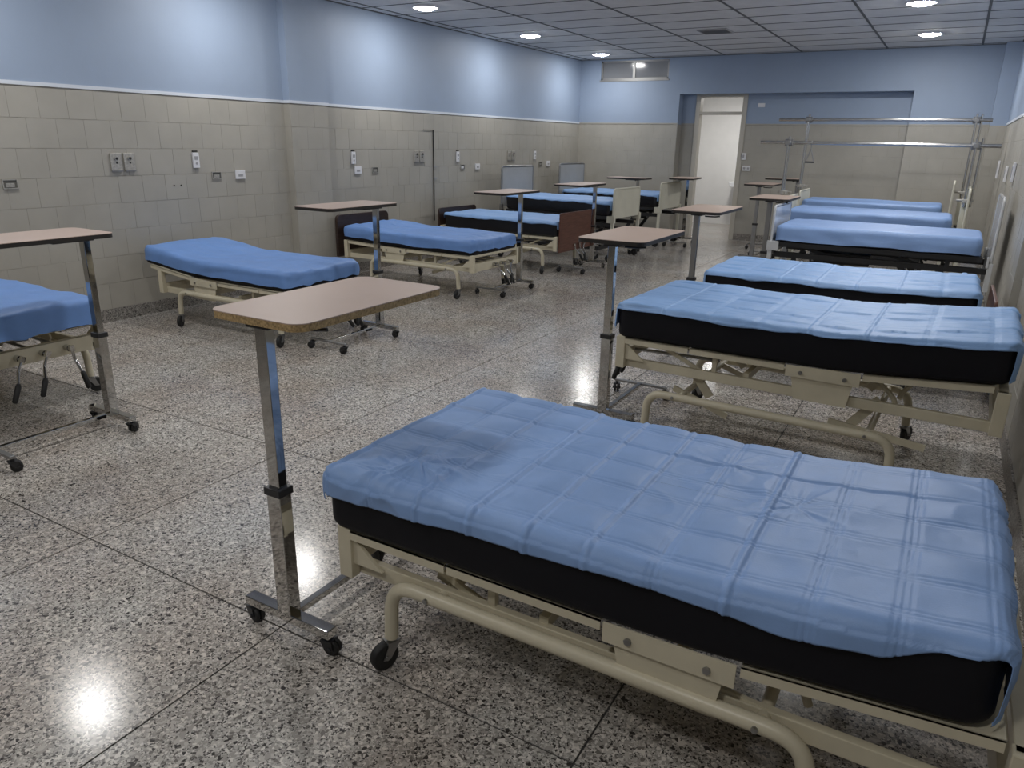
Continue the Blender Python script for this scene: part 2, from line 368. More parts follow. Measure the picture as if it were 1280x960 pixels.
# ------------------------------------------------------------------ ceiling lights and vent
def ceiling_light(x, y, label, group=None, z=ZC, mt='lamp'):
    t_ = thing('ceiling_light', label, 'ceiling light', (x, y, z), 0, group)
    def ring():
        b = MB(); n = 32
        pr_ = [(.165, .004), (.165, -.010), (.155, -.016), (.142, -.012), (.142, .004)]
        vs = [(r*math.cos(2*PI*k/n), r*math.sin(2*PI*k/n), h) for r, h in pr_ for k in range(n)]
        return b.add(vs, [(i*n+k, i*n+(k+1) % n, (i+1)*n+(k+1) % n, (i+1)*n+k) for i in range(4) for k in range(n)], True).mesh('rim', M['white'])
    link('rim', cached('rim', ring), t_)
    def disc():
        n = 32; b = MB(); vs = [(0, 0, -.034)] + [(r*math.cos(2*PI*k/n), r*math.sin(2*PI*k/n), h) for r, h in ((.085, -.031), (.142, -.010)) for k in range(n)]
        fs = [(0, 1+(k+1) % n, 1+k) for k in range(n)] + [(1+k, 1+(k+1) % n, 1+n+(k+1) % n, 1+n+k) for k in range(n)]
        return b.add(vs, fs, True).mesh('diffuser', M[mt])
    link('diffuser', cached('disc'+mt, disc), t_)
for y, lb in ((2.80, 'round ceiling light of the left row, above the cut-off bed'), (5.38, 'round ceiling light of the left row, above the raised-head bed'),
              (8.02, 'round lit ceiling light nearest the camera in the left row'), (10.67, 'middle round lit ceiling light over the left row of beds'),
              (13.3, 'farthest round lit ceiling light of the left row, beside the high window')):
    ceiling_light(-5.95, y, lb, 'round ceiling lights')
for x_, y_, lb in ((-3.3, 2.8, 'added unseen fill light beside the camera, shaped as a round ceiling light'), (-3.3, .2, 'added unseen fill light just behind the camera, shaped as a round ceiling light'), (-.66, -.56, 'added unseen fill light behind the camera, in line with the right row')):  # unseen fill lamps, added to brighten the area near the camera
    ceiling_light(x_, y_, lb, 'round ceiling lights')
for y, lb in ((4.72, 'round ceiling light above the second right-hand bed'), (7.36, 'round ceiling light above the third right-hand bed'),
              (10.0, 'round lit ceiling light of the right row at the top edge of the photo'), (12.63, 'farthest round lit ceiling light of the right row, above the overhead bars')):
    ceiling_light(-.66, y, lb, 'round ceiling lights', ZC, 'lampr' if y > 7 else 'lamp')
ceiling_light(-4.0, 15.9, 'round ceiling light in the white room behind the door', None, bz, 'lampb')
vt = thing('ceiling_vent', 'small dark square air vent in the grey panel ceiling', 'vent', (-3.3, 11.3, ZC))
MB().box(-.21, .21, -.21, -.19, -.012, .004).box(-.21, .21, .19, .21, -.012, .004).box(-.21, -.19, -.19, .19, -.012, .004).box(.19, .21, -.19, .19, -.012, .004).build('frame', M['grey'], vt)
MB().box(-.19, .19, -.19, .19, -.001, .003).build('backing', M['dark'], vt)
sl = MB().box(-.19, .19, -.013, .013, -.009, -.006, Matrix.Rotation(.6, 3, 'X')).mesh('slat', M['grey'])
for k in range(8): link('slat', sl, vt, 0, (0, -.165+.047*k, 0))
# ------------------------------------------------------------------ mattresses and sheets
def raise_fn(a, xb=1.22):
    def f(x):
        d = x-xb
        if d <= -.12: return 0.
        if d < .12: return a*(d+.12)**2/.48
        return a*d
    return f
def outline(hx, hy, r, nc=6, ex=44, ey=18):
    pts = []
    r = max(r, .0005)
    cs = [(hx-r, hy-r, 0), (-hx+r, hy-r, PI/2), (-hx+r, -hy+r, PI), (hx-r, -hy+r, 1.5*PI)]
    for c, (cx, cy, a0) in enumerate(cs):
        for j in range(nc+1): pts.append((cx+r*math.cos(a0+PI/2*j/nc), cy+r*math.sin(a0+PI/2*j/nc)))
        nx_, ny_, a1 = cs[(c+1) % 4]; q0 = pts[-1]; q1 = (nx_+r*math.cos(a1), ny_+r*math.sin(a1)); n = ex if c % 2 == 0 else ey
        for j in range(1, n): u = j/n; pts.append((q0[0]*(1-u)+q1[0]*u, q0[1]*(1-u)+q1[1]*u))
    return pts
def loft(prof, Lm, Wm, R, zf, disp=None, close_bottom=True):
    b = MB(); vs = []; n = None
    for ins, z, kind in prof:
        o = outline(Lm/2-ins, Wm/2-ins, R-ins if ins < R else .001)
        n = len(o)
        for x, y in o:
            q = Vector((x+Lm/2, y, z))
            if disp: q += disp(q, kind)
            q.z += zf(q.x); vs.append(q)
    fs = [(i*n+k, i*n+(k+1) % n, (i+1)*n+(k+1) % n, (i+1)*n+k) for i in range(len(prof)-1) for k in range(n)]
    b.add(vs, fs, True)
    if close_bottom: b.f.append(tuple(reversed(range(n)))); b.sm.append(False)
    last = (len(prof)-1)*n; key = lambda x, y: (round(x, 5), round(y, 5)); idx = {key(x, y): k for k, (x, y) in enumerate(o)}
    up_ = [k for k in range(n) if o[k][1] > 0]; dn = [idx[key(o[k][0], -o[k][1])] for k in up_]
    for i in range(len(up_)-1): b.f.append((last+up_[i], last+up_[i+1], last+dn[i+1], last+dn[i])); b.sm.append(True)
    return b
def prof_of(T, Wm, re, z0=0, off=0., dense=.05, hem=None):
    P = []
    if hem is None:
        for j in range(5): a = PI/2*j/4; P.append((re*(1-math.sin(a)), re*(1-math.cos(a)), 's'))
        zs = re
    else: zs = hem
    P += [(-off, zs+(T-re-zs)*u, 's') for u in ((0, .2, .4, .6, .8, 1) if hem is not None else (.33, .66, 1))]
    rr = re+off
    for j in range(1, 6): a = PI/2*j/5; P.append((re-rr*math.cos(a), T-re+rr*math.sin(a), 't' if j > 2 else 's'))
    d = re+dense*.5
    while d < Wm/2-.01: P.append((d, T+off, 't')); d += dense
    P.append((Wm/2-.004, T+off, 't'))
    return P
def mattress(Lm, Wm, T, zf, mt, label, loc, rz, seed=0, re=.03):
    def disp(q, kind):
        h = noise.noise(Vector((q.x*2.3, q.y*3, seed*3.1)))*.006 + noise.noise(Vector((q.x*9, q.z*14, seed)))*.003
        return Vector((0, math.copysign(h, q.y)*1 if kind == 's' else 0, 0))
    o = loft(prof_of(T, Wm, re), Lm, Wm, .07, zf, disp).build('mattress', mt, None, 0, loc)
    o.rotation_euler = (0, 0, rz)
    return tag(o, label, 'mattress', 'ward mattresses')
def fitted(Lm, Wm, T, zf, mt, label, loc, rz, seed=0, hem=.035, re=.035, amp=1.):
    def disp(q, kind):
        s = Vector((q.x*1.6 + q.y*.9, q.y*2.2-q.x*.5, seed*7.3))
        n1 = noise.noise(s*1.6); rid = 1-abs(noise.noise(Vector((q.x*2.2+q.z*3, q.y*6.5, seed*2.7))))*2
        ex = min(q.x, Lm-q.x)/Lm; cw = math.exp(-(ex/.10)**2)
        if kind == 't':
            h = .008*n1 + amp*(.005*max(0, rid)**3 + .004*cw*noise.noise(Vector((q.x*14, q.y*9, seed))))
            return Vector((0, 0, max(h, -.004)))
        wv = noise.noise(Vector((q.x*3.1+q.z*5, q.z*16, seed*1.3+q.y)))*.010 + amp*cw*noise.noise(Vector((q.x*22+q.y*14, q.z*7, seed)))*.008 + .004
        c = Vector((q.x-Lm/2, q.y, 0)); hx, hy = Lm/2, Wm/2
        ax = 1 if abs(c.x) > hx-.09 else 0; ay = 1 if abs(c.y) > hy-.09 else 0
        d = Vector((math.copysign(ax, c.x), math.copysign(ay, c.y), 0))
        if d.length: d.normalize()
        r = d*max(wv, 0)
        if q.z < hem+.012: r.z += noise.noise(Vector((q.x*4, q.y*5, seed*5)))*.016 + .02*cw*noise.noise(Vector((q.x*11, q.y*11, seed*5)))
        return r
    o = loft(prof_of(T, Wm, re, off=.006, dense=.028, hem=hem), Lm, Wm, .076, zf, disp, False).build('fitted_sheet', mt, None, 0, loc)
    o.rotation_euler = (0, 0, rz)
    return tag(o, label, 'bed sheet', 'fitted blue sheets')
def drape(Lm, Wm, T, zf, mt, label, loc, rz, hangs, cu, cv, nx, ny, amp=1., seed=0, spots=(), re=.03, lng=1., near=None):
    """thin sheet laid over a mattress: hangs = (foot, head, side y<0, side y>0) as arc length past the top edge"""
    hf, hh, hn, hp = hangs; R = re+.006; rn = random.Random(seed)
    def m1(s, half):
        a = abs(s)-(half-re); sg = 1 if s > 0 else -1
        if a <= 0: return s, 0., 0.
        if a < R*PI/2: th = a/R; return sg*(half-re+R*math.sin(th)), R*(1-math.cos(th)), sg*math.sin(th)
        return sg*(half-re+R), R + a - R*PI/2, sg*1.
    su = [rn.choice((-1, 1)) for _ in range(60)]; sv = [rn.choice((-1, 1)) for _ in range(60)]
    ou, ov = rn.random()*cu, rn.random()*cv
    b = MB(); vs = []
    for i in range(nx+1):
        for j in range(ny+1):
            fu, fv = i/nx*2-1, j/ny*2-1
            u = fu*(Lm/2-re+(hf if fu < 0 else hh)*(1+.25*noise.noise(Vector((fv*2.5, seed, 1)))))
            hv = (hn if fv < 0 else hp)*(1+.4*noise.noise(Vector((u*2.1, seed*3.3+fv, 2)))+.16*noise.noise(Vector((u*8, seed*1.7, 5))))
            if near and fv < 0:
                xx = u+Lm/2
                for (xa, ha), (xb_, hb_) in zip(near[:-1], near[1:]):
                    if xx <= xb_ or xb_ == near[-1][0]:
                        w_ = min(1, max(0, (xx-xa)/(xb_-xa))); w_ = w_*w_*(3-2*w_); hv = ha+(hb_-ha)*w_+.004*noise.noise(Vector((u*9, 2, 2))); break
            v = fv*(Wm/2-re+hv)
            x, dx, nxx = m1(u, Lm/2); y, dy, nyy = m1(v, Wm/2)
            drop = max(dx, dy)+.25*min(dx, dy)
            cr = .076; qx, qy = abs(x)-(Lm/2+.006-cr), abs(y)-(Wm/2+.006-cr)
            if qx > 0 and qy > 0:
                l = math.hypot(qx, qy)
                if l > cr: x = math.copysign(Lm/2+.006-cr+qx*cr/l, x); y = math.copysign(Wm/2+.006-cr+qy*cr/l, y)
            n_ = Vector((nxx, nyy, max(.05, 1-max(abs(nxx), abs(nyy))))).normalized()
            wob = .0025*noise.noise(Vector((u*3, v*3, seed)))
            iu = math.floor((u+ou+wob)/cu+.5); du = abs((u+ou+wob)-iu*cu); iv = math.floor((v+ov+wob)/cv+.5); dv = abs((v+ov+wob)-iv*cv)
            h = su[iu % 60]*.0054*math.exp(-du/.005) + lng*sv[iv % 60]*.0054*math.exp(-dv/.005) - .0022*(math.exp(-(abs(du-.015)/.0045)**2) + lng*math.exp(-(abs(dv-.015)/.0045)**2))
            cu_, cv_ = (u+ou)/cu, (v+ov)/cv; ku, kv = math.floor(cu_), math.floor(cv_)
            h += .0058*su[(ku*7+kv*3) % 60]*math.sin(PI*(cu_-ku))*(lng*math.sin(PI*(cv_-kv)) if lng > .6 else 1)
            rg2 = max(0, 1-abs(noise.noise(Vector((u*4.2+v*2, v*4.2-u, seed+20))))*9)
            h += .0045*noise.noise(Vector((u*3.3, v*3.3, seed*2))) + .0025*noise.noise(Vector((u*11, v*11, seed))) + .004*rg2*max(0, noise.noise(Vector((u*2.6, v*2.6, seed+31)))+.12)
            for (px, py, rad, am) in spots:
                d2 = ((u+Lm/2-px)**2+(v-py)**2)/rad**2
                if d2 < 5:
                    ang = math.atan2(v-py, u+Lm/2-px)
                    rg = 1-abs(noise.noise(Vector((u*6+3, v*6, seed+4))))*2.6
                    st = 1-abs(noise.noise(Vector((math.cos(ang)*2.2, math.sin(ang)*2.2, seed+9))))*2.8
                    h += am*math.exp(-d2)*(max(rg, -.3)*1.0+max(st, -.3)*.4)
            h = amp*h + .0055*amp
            if abs(nyy) > .95 or abs(nxx) > .95: h += .006+.010*noise.noise(Vector((u*5, v*2, seed*3)))*min(1, max(dx, dy)/.08)
            q = Vector((x+Lm/2, y, T+.004-drop)) + n_*max(h, .0005); q.z += zf(x+Lm/2); vs.append(q)
    fs = [(i*(ny+1)+j, (i+1)*(ny+1)+j, (i+1)*(ny+1)+j+1, i*(ny+1)+j+1) for i in range(nx) for j in range(ny)]
    o = b.add(vs, fs, True).build('draped_sheet', mt, None, 0, loc); o.rotation_euler = (0, 0, rz)
    md = o.modifiers.new('thickness', 'SOLIDIFY'); md.thickness = .0012; md.offset = 1
    return tag(o, label, 'bed sheet', 'draped blue sheets')
# ------------------------------------------------------------------ casters
def caster(parent, x, y, z_top, r=.05, wid=.028, ang=0., fork='black', double=False, off=.03):
    """wheel standing on the floor below (x, y); the wheel is a child of the caster"""
    key = ('cast', round(z_top, 3), r, wid, fork, double, off)
    def body():
        b = MB().cyl((0, 0, z_top+.002), (0, 0, r*1.75), .011, 10)
        b.prism([(-.02, r*1.9), (.022, r*1.9), (off+.014, r*.85), (off-.014, r*.85)], 'y', -wid/2-.006, -wid/2-.002)
        b.prism([(-.02, r*1.9), (.022, r*1.9), (off+.014, r*.85), (off-.014, r*.85)], 'y', wid/2+.002, wid/2+.006)
        b.box(-.022, .024, -wid/2-.006, wid/2+.006, r*1.86, r*2.05)
        b.cyl((off, -wid/2-.01, r), (off, wid/2+.01, r), .008, 8)
        return b.mesh('caster', M[fork])
    def wheel():
        b = MB()
        for a0, a1 in (((-wid/2, -.003), (.003, wid/2)) if double else ((-wid/2, wid/2),)):
            b.tube([(off, a0, r), (off, a0+.004, r), (off, a1-.004, r), (off, a1, r)], [r*.86, r, r, r*.86], 18)
        return b.mesh('wheel', M['rubber'])
    c = link('caster', cached(key, body), parent, 0, (x, y, 0), (0, 0, ang))
    link('wheel', cached(key+('w',), wheel), c)
    return c
# ------------------------------------------------------------------ cream crank bed (local: foot end x=0, head end x=1.9)
BL, BW = 1.90, .97
def crank(parent, x, y, z, swing, folded=False):
    def arm():
        b = MB().cyl((.0, 0, 0), (-.04, 0, 0), .021, 12).cyl((-.03, 0, 0), (-.065, 0, 0), .012, 10)
        b.tube(bend([(-.060, 0, .014), (-.066, 0, -.075), (-.115, 0, -.150)], .015), .0095, 8)
        b.box(-.073, -.052, -.014, .014, -.016, .02)
        return b.mesh('crank', M['chrome'])
    def grip(): return MB().tube([(-.112, 0, -.145), (-.120, 0, -.162), (-.140, 0, -.250), (-.143, 0, -.258)], [.011, .017, .016, .010], 10).mesh('handle', M['rubber'])
    c = link('crank', cached('crank', arm), parent, 0, (x, y, z), (swing, 0, 0)); link('handle', cached('crankgrip', grip), c)
def cream_bed(label, loc, rz, up=0., a=.08, headboard=None, footboard=None, hx=1.90, hb_x=1.985, seed=0, swings=(.5, -.35, -.5), detail=True):
    t_ = thing('hospital_bed', label, 'bed', loc, rz, 'ward beds'); C = M['cream']; rf = raise_fn(a); rn = random.Random(seed)
    bv = .003 if detail else 0
    hy = .455
    for s in (-1, 1):
        y = s*.466
        MB().tube(bend([(.205, y, .112), (.215, y, .325), (1.515, y, .325), (1.525, y, .112)], .10, 8), .0235, 12).build('leg_tube', C, t_)
        for x in (.205, 1.525): caster(t_, x, y, .115, .05, .03, s*PI/2+rn.uniform(-.5, .5), 'dsteel')
        for x in (.37, 1.39): MB().cyl((x, y, .325), (x, y+s*.03, .325), .009, 8).build('bolt', M['dsteel'], t_)
        yr = s*.415
        MB().box(.0, hx+.04, yr-.014, yr+.014, .288+up, .342+up).box(.0, hx+.04, yr-.03*(s > 0), yr+.03*(s < 0), .288+up, .294+up).build('chassis_rail', C, t_, bv)
        MB().box(-.005, .05, s*hy-.02, s*hy+.02, .288+up, .478+up).build('end_post', C, t_, bv)
        MB().box(hx, hx+.055, s*hy-.02, s*hy+.02, .288+up, .50+up).build('end_post', C, t_, bv)
        MB().prism([(.05, .342+up), (.17, .342+up), (.05, .44+up)], 'y', s*hy-.006, s*hy+.006).build('gusset', C, t_)
        if up > .02:   # lifting arms show when the bed stands raised
            for x0, x1 in ((.55, .42), (1.30, 1.42)):
                MB().bar((x0, s*.36, .33), (x1, s*.36, .335+up), .012, .05).build('lift_arm', C, t_)
        # deck side rails in sections, hinged
        zd = .462+up
        for x0, x1 in ((.015, .43), (.44, .955), (1.335, 1.885)):
            n = 5; b = MB()
            top = [(x0+(x1-x0)*k/n) for k in range(n+1)]
            poly = [(x, zd+.008+rf(x)) for x in top] + [(x, zd-.024+rf(x)) for x in reversed(top)]
            b.prism(poly, 'y', s*.470, s*.474); b.prism([(x, zd+.008+rf(x)) for x in top]+[(x, zd+.003+rf(x)) for x in reversed(top)], 'y', s*.38, s*.474)
            b.build('deck_rail', C, t_)
        hb = MB().prism([(.965, zd+.01), (1.325, zd+.01+rf(1.325)), (1.325, zd-.05), (.965, zd-.05)], 'y', s*.474, s*.480).build('hinge_bracket', C, t_)
        MB().prism([(.995, zd-.05), (1.295, zd-.05), (1.275, zd-.17), (1.02, zd-.17)], 'y', s*.462, s*.468).build('side_plate', C, hb)
        for x in (1.04, 1.255): MB().cyl((x, s*.478, zd-.022), (x, s*.488, zd-.022), .011, 6).build('bolt', M['dsteel'], hb)
        MB().bar((.26, s*.40, zd-.03), (.50, s*.40, .33+up), .010, .022).build('brace', C, t_)
        MB().box(.56, .585, s*.41-.012, s*.41+.012, .34+up, zd-.02).build('support_post', C, t_)
        MB().tube([(1.36+.13*math.sin(u*1.5), s*.30, zd-.03-.13*u) for u in (0, .25, .5, .75, 1.0)], .013, 8).build('curved_link', C, t_)
        MB().tube([(1.60-.10*math.sin(u*1.5), s*.25, zd-.03+rf(1.6)-.14*u) for u in (0, .25, .5, .75, 1.0)], .013, 8).build('curved_link', C, t_)
    MB().bar((1.20, -.415, .345), (1.66, -.415, .30), .012, .036).build('actuator_bar', C, t_)
    MB().bar((.33, -.36, .345), (.66, -.36, .235), .012, .036).build('actuator_bar', C, t_)
    MB().bar((.33, .36, .345), (.66, .36, .235), .012, .036).build('actuator_bar', C, t_)
    zd = .462+up
    MB().box(.0, .012, -.44, .44, .295+up, .392+up).box(0, .045, -.44, .44, .386+up, .392+up).build('crank_board', C, t_, bv)
    MB().box(.0, .035, -.46, .46, .455+up, .482+up).build('end_rail', C, t_, bv)
    MB().box(hx+.005, hx+.045, -.46, .46, .46+up, .50+up).build('end_rail', C, t_, bv)
    MB().box(hx, hx+.04, -.44, .44, .29+up, .375+up).build('cross_beam', C, t_, bv)
    for x in (.40, 1.40): MB().cyl((x, -.445, .325), (x, .445, .325), .018, 10).build('cross_tube', C, t_)
    for x in (.75, 1.15): MB().box(x-.015, x+.015, -.41, .41, .325+up, .365+up).build('cross_beam', C, t_)
    # deck pan under the mattress
    n = 16; vs = []; b = MB()
    for k in range(n+1):
        x = .02+(BL-.04)*k/n
        for y in (-.38, .38): vs.append((x, y, zd+.006+rf(x)))
    b.add(vs, [(2*k, 2*k+1, 2*k+3, 2*k+2) for k in range(n)]); o = b.build('deck_pan', C, t_); md = o.modifiers.new('t', 'SOLIDIFY'); md.thickness = .006
    for k, (y, sw) in enumerate(zip((-.23, -.08, .07), swings)):
        crank(t_, -.002, y, .345+up, sw)
        MB().cyl((.02, y, .345+up), (.55+.2*k, y, .36+up), .010, 8).build('screw_rod', M['dsteel'], t_)
    for y0, mt_ in ((-.05, 'dsteel'), (.10, 'dsteel')): MB().box(.15, .9, y0-.04, y0+.04, .40+up, .415+up).build('drive_channel', M[mt_], t_)
    if headboard: board(t_, hb_x, headboard)
    if footboard: board(t_, -.035, footboard)
    return t_
def board(t_, x, spec):
    mt_, z0, z1, wdt, th, r = spec
    pts = [(-wdt/2, z0), (wdt/2, z0), (wdt/2, z1-r)] + [(wdt/2-r+r*math.cos(PI/2*k/6), z1-r+r*math.sin(PI/2*k/6)) for k in range(1, 7)] + \
          [(-wdt/2+r-r*math.sin(PI/2*k/6), z1-r+r*math.cos(PI/2*k/6)) for k in range(0, 7)]
    MB().prism(pts, 'x', x-th/2, x+th/2).build('head_board' if x > 1 else 'foot_board', M[mt_], t_, .004)
# ------------------------------------------------------------------ black-framed bed with end boards
def black_bed(label, loc, rz, zdeck, foot, head, traction=None, gloss=False, wide=.92):
    t_ = thing('hospital_bed', label, 'bed', loc, rz, 'ward beds'); K = M['black']
    for s in (-1, 1):
        y = s*.42
        MB().box(.0, 1.88, y-.02, y+.02, zdeck-.055, zdeck-.005).build('deck_rail', K, t_)
        MB().box(-.02, 1.93, s*.37-.025, s*.37+.025, zdeck-.17, zdeck-.115).build('chassis_rail', K, t_)
        for x0, x1 in ((.42, .66), (1.18, 1.50)):
            MB().bar((x0, s*.34, zdeck-.14), (x1, s*.34, .20), .025, .055).build('lift_arm', K, t_)
        MB().bar((.25, s*.33, zdeck-.05), (.60, s*.33, zdeck-.15), .02, .035).build('link_arm', K, t_)
        MB().bar((1.05, s*.33, zdeck-.05), (1.42, s*.33, zdeck-.16), .02, .04).build('link_arm', K, t_)
        MB().box(1.58, 1.62, s*.38-.02, s*.38+.02, zdeck-.16, zdeck-.03).build('support_post', K, t_)
        MB().box(.20, 1.70, s*.35-.025, s*.35+.025, .15, .20).build('base_rail', K, t_)
        for x in (.24, 1.66): caster(t_, x, s*.35, .152, .06, .03, .4*s, 'dsteel')
    for x in (.03, .6, 1.2, 1.85): MB().box(x-.02, x+.02, -.42, .42, zdeck-.06, zdeck-.012).build('cross_beam', K, t_)
    for x in (.22, 1.68): MB().box(x-.02, x+.02, -.37, .37, .15, .20).build('base_beam', K, t_)
    MB().box(.35, .9, -.07, .07, zdeck-.24, zdeck-.12).build('motor_box', K, t_, .01)
    MB().box(.02, 1.87, -.40, .40, zdeck-.010, zdeck).build('deck_pan', K, t_)
    for x, sp in ((-.05, foot), (1.95, head)):
        if not sp: continue
        mt_, z0, z1, wdt = sp; nm = 'foot_board' if x < 1 else 'head_board'
        fr = 'plast' if mt_ == 'plast' else ('dsteel' if mt_ == 'greyb' else 'creamb')
        bd = MB().box(x-.010, x+.010, -wdt/2+.02, wdt/2-.02, z0, z1-.015).build(nm, M[mt_], t_, .003)
        MB().tube(bend([(x, -wdt/2, z0-.25), (x, -wdt/2, z1), (x, wdt/2, z1), (x, wdt/2, z0-.25)], .05), .014, 10).build('board_rim', M[fr], bd)
        for s in (-1, 1):
            MB().box(x-.022, x+.022, s*(wdt/2)-.022, s*(wdt/2)+.022, .12 if mt_ != 'plast' else z0-.22, z0+.05).build('board_post', M[fr], t_, .003)
            MB().box(x-.035, x+.035+(.05 if x < 1 else -.05), s*(wdt/2)-.03, s*(wdt/2)+.03, zdeck-.10, zdeck-.0).build('corner_bracket', M[fr], t_, .004)
            if mt_ != 'plast': caster(t_, x, s*wdt/2, .13, .055, .03, .3*s, 'black')
    if traction:
        zb, xa, xb, pf, ph = traction
        MB().cyl((xa, 0, zb), (xb, 0, zb), .022, 14).build('overhead_bar', M['bar'], t_)
        for xp, zt in ((pf, zb+.03), (ph, zb+.08)):
            z0 = zdeck-.12
            hd = xp > 1
            for k, s in enumerate((-.055, .055)):
                MB().cyl((xp, s, zdeck+.28 if hd else z0), (xp, s, zt), .0155, 10).build('traction_post', M['bar'], t_)
            if hd:
                MB().cyl((xp+.06, 0, zdeck+.28), (xp+.06, 0, zt), .0155, 10).build('traction_post', M['bar'], t_)
                MB().box(xp-.03, xp+.02, -.03, .03, z0, zdeck+.36).build('post_socket', M['creamb'], t_, .004)
            MB().box(xp-.03, xp+.03, -.075, .075, zb-.028, zb+.028).cyl((xp-.045, 0, zb), (xp+.045, 0, zb), .045, 16).cyl((xp, -.07, zb), (xp, .07, zb), .03, 12).cyl((xp, 0, zb+.03), (xp, 0, zb+.075), .018, 8).build('clamp', M['dsteel'], t_, .006)
            MB().box(xp-.03, xp+.05, -.09, .09, zdeck+.33, zdeck+.37).cyl((xp-.09, .1, zdeck+.35), (xp+.09, .1, zdeck+.35), .014, 8).build('clamp', M['steel'], t_, .004)
            MB().box(xp-.02, xp+.02, -.15, .15, z0-.02, z0+.02).build('post_foot', M['black'], t_)
    return t_
# ------------------------------------------------------------------ overbed table (post at local y=0, top reaches +y)
def overbed_table(label, loc, rz, ztop=1.175, back=.04, length=.80, lam='lam2', edge='band', wide=.43, shade='chrome', shift=0.):
    t_ = thing('overbed_table', label, 'table', loc, rz, 'overbed tables'); W = wide/2
    def rpoly(w, y0, y1, r):
        P = []
        for cx, cy, a0 in ((w-r, y1-r, 0), (-w+r, y1-r, PI/2), (-w+r, y0+r, PI), (w-r, y0+r, 1.5*PI)):
            P += [(shift+cx+r*math.cos(a0+PI/2*k/6), cy+r*math.sin(a0+PI/2*k/6)) for k in range(7)]
        return P
    top = MB().prism(rpoly(W, -back, length-back, .055), 'z', ztop-.003, ztop).build('table_top', M[lam], t_)
    MB().prism(rpoly(W-.0006, -back+.0006, length-back-.0006, .055), 'z', ztop-.026, ztop-.0032).build('edge', M[edge], top)
    MB().box(-.05, .05, -.03, .20, ztop-.042, ztop-.026).build('bracket', M['black'], t_, .003)
    MB().tube(bend([(.05, .06, ztop-.05), (.12, .10, ztop-.055), (.17, .10, ztop-.048)], .02), .006, 8).build('release_lever', M['black'], t_)
    MB().box(-.024, .024, -.019, .019, .56, ztop-.040).build('upper_post', M[shade], t_, .003)
    MB().box(-.031, .031, -.026, .026, .095, .575).build('lower_post', M[shade], t_, .003)
    MB().box(-.037, .037, -.032, .032, .567, .595).build('collar', M['black'], t_, .003)
    MB().box(-.205, .205, -.0225, .0225, .069, .104).build('foot_bar', M['chrome'], t_, .003)
    MB().box(-.0145, .0145, .02, .655, .070, .094).build('cross_bar', M['chrome'], t_, .002)
    MB().box(-.195, .195, .655, .685, .077, .092).build('foot_bar', M['dsteel'], t_, .002)
    for x, y in ((-.185, 0), (.185, 0), (-.18, .67), (.18, .67)): caster(t_, x, y, .07, .030, .036, rndc.uniform(-2, 2), 'black', True, .014)
    return t_
rndc = random.Random(11)
# ------------------------------------------------------------------ RIGHT ROW (head ends at the right wall)
T1 = .205
def placed(x0, yc, rz): return (x0, yc, 0), rz
# bed 1
cream_bed('cream crank bed nearest the camera, black mattress and creased blue sheet on it', (-1.585, 2.075, 0), 0, 0, .085, seed=1, swings=(.4, -.2, .3))
rf = raise_fn(.085)
mattress(1.91, .97, T1, rf, M['matt'], 'thick black mattress on the bed nearest the camera', (-1.635, 2.075, .474), 0, 1)
drape(1.91, .97, T1, rf, M['sheet'], 'blue sheet with square fold creases over the mattress nearest the camera', (-1.635, 2.075, .474), 0,
      (.12, .21, .10, .07), .186, .165, 440, 230, 1.15, 5, near=[(0, .108), (.2, .10), (.6, .086), (.85, .082), (1.06, .066), (1.28, .080), (1.48, .102), (1.66, .09), (1.80, .048), (1.91, .042)], spots=((.30, -.34, .20, .020), (1.40, .02, .20, .009), (1.15, .25, .14, .006), (.62, .1, .2, .004)))
# bed 2, raised
cream_bed('raised cream crank bed, second of the right row, straight behind the nearest bed', (-1.545, 4.415, 0), -.035, .158, .085, seed=2)
mattress(1.96, .96, .195, rf, M['matt'], 'thick black mattress on the second bed of the right row', (-1.56, 4.415, .632), -.035, 2)
drape(1.96, .96, .195, rf, M['sheet2'], 'light blue sheet with cross folds on the second bed of the right row', (-1.56, 4.415, .632), -.035,
      (.16, .20, .046, .08), .262, .085, 330, 170, .9, 8, lng=.45)
# bed 3
cream_bed('third bed of the right row, frame hidden behind the raised bed, small brown headboard', (-1.60, 6.27, 0), 0, .10, .04, headboard=('brownr', .45, .74, .80, .022, .03), seed=3, detail=False)
rf3 = raise_fn(.04)
mattress(1.88, .96, .19, rf3, M['matt'], 'black mattress on the third bed of the right row', (-1.60, 6.27, .574), 0, 3)
drape(1.88, .96, .19, rf3, M['sheet2'], 'light blue folded sheet on the third bed of the right row', (-1.60, 6.27, .574), 0,
      (.13, .19, .05, .08), .27, .09, 260, 120, .9, 12, lng=.4)
# bed 4, black frame
rf0 = raise_fn(.03)
flat = lambda x: 0.
black_bed('bed with open black metal frame and plastic-wrapped end boards, fourth of the right row', (-1.53, 8.62, 0), 0, .765, ('plast', .62, 1.12, .86), ('plast', .66, 1.30, .86))
mattress(1.85, .92, .165, flat, M['matt'], 'mattress under the blue fitted sheet on the black-framed bed', (-1.53, 8.62, .765), 0, 4)
fitted(1.85, .92, .165, flat, M['fitted2'], 'smooth blue fitted sheet on the black-framed bed of the right row', (-1.53, 8.62, .765), 0, 4, hem=.012)
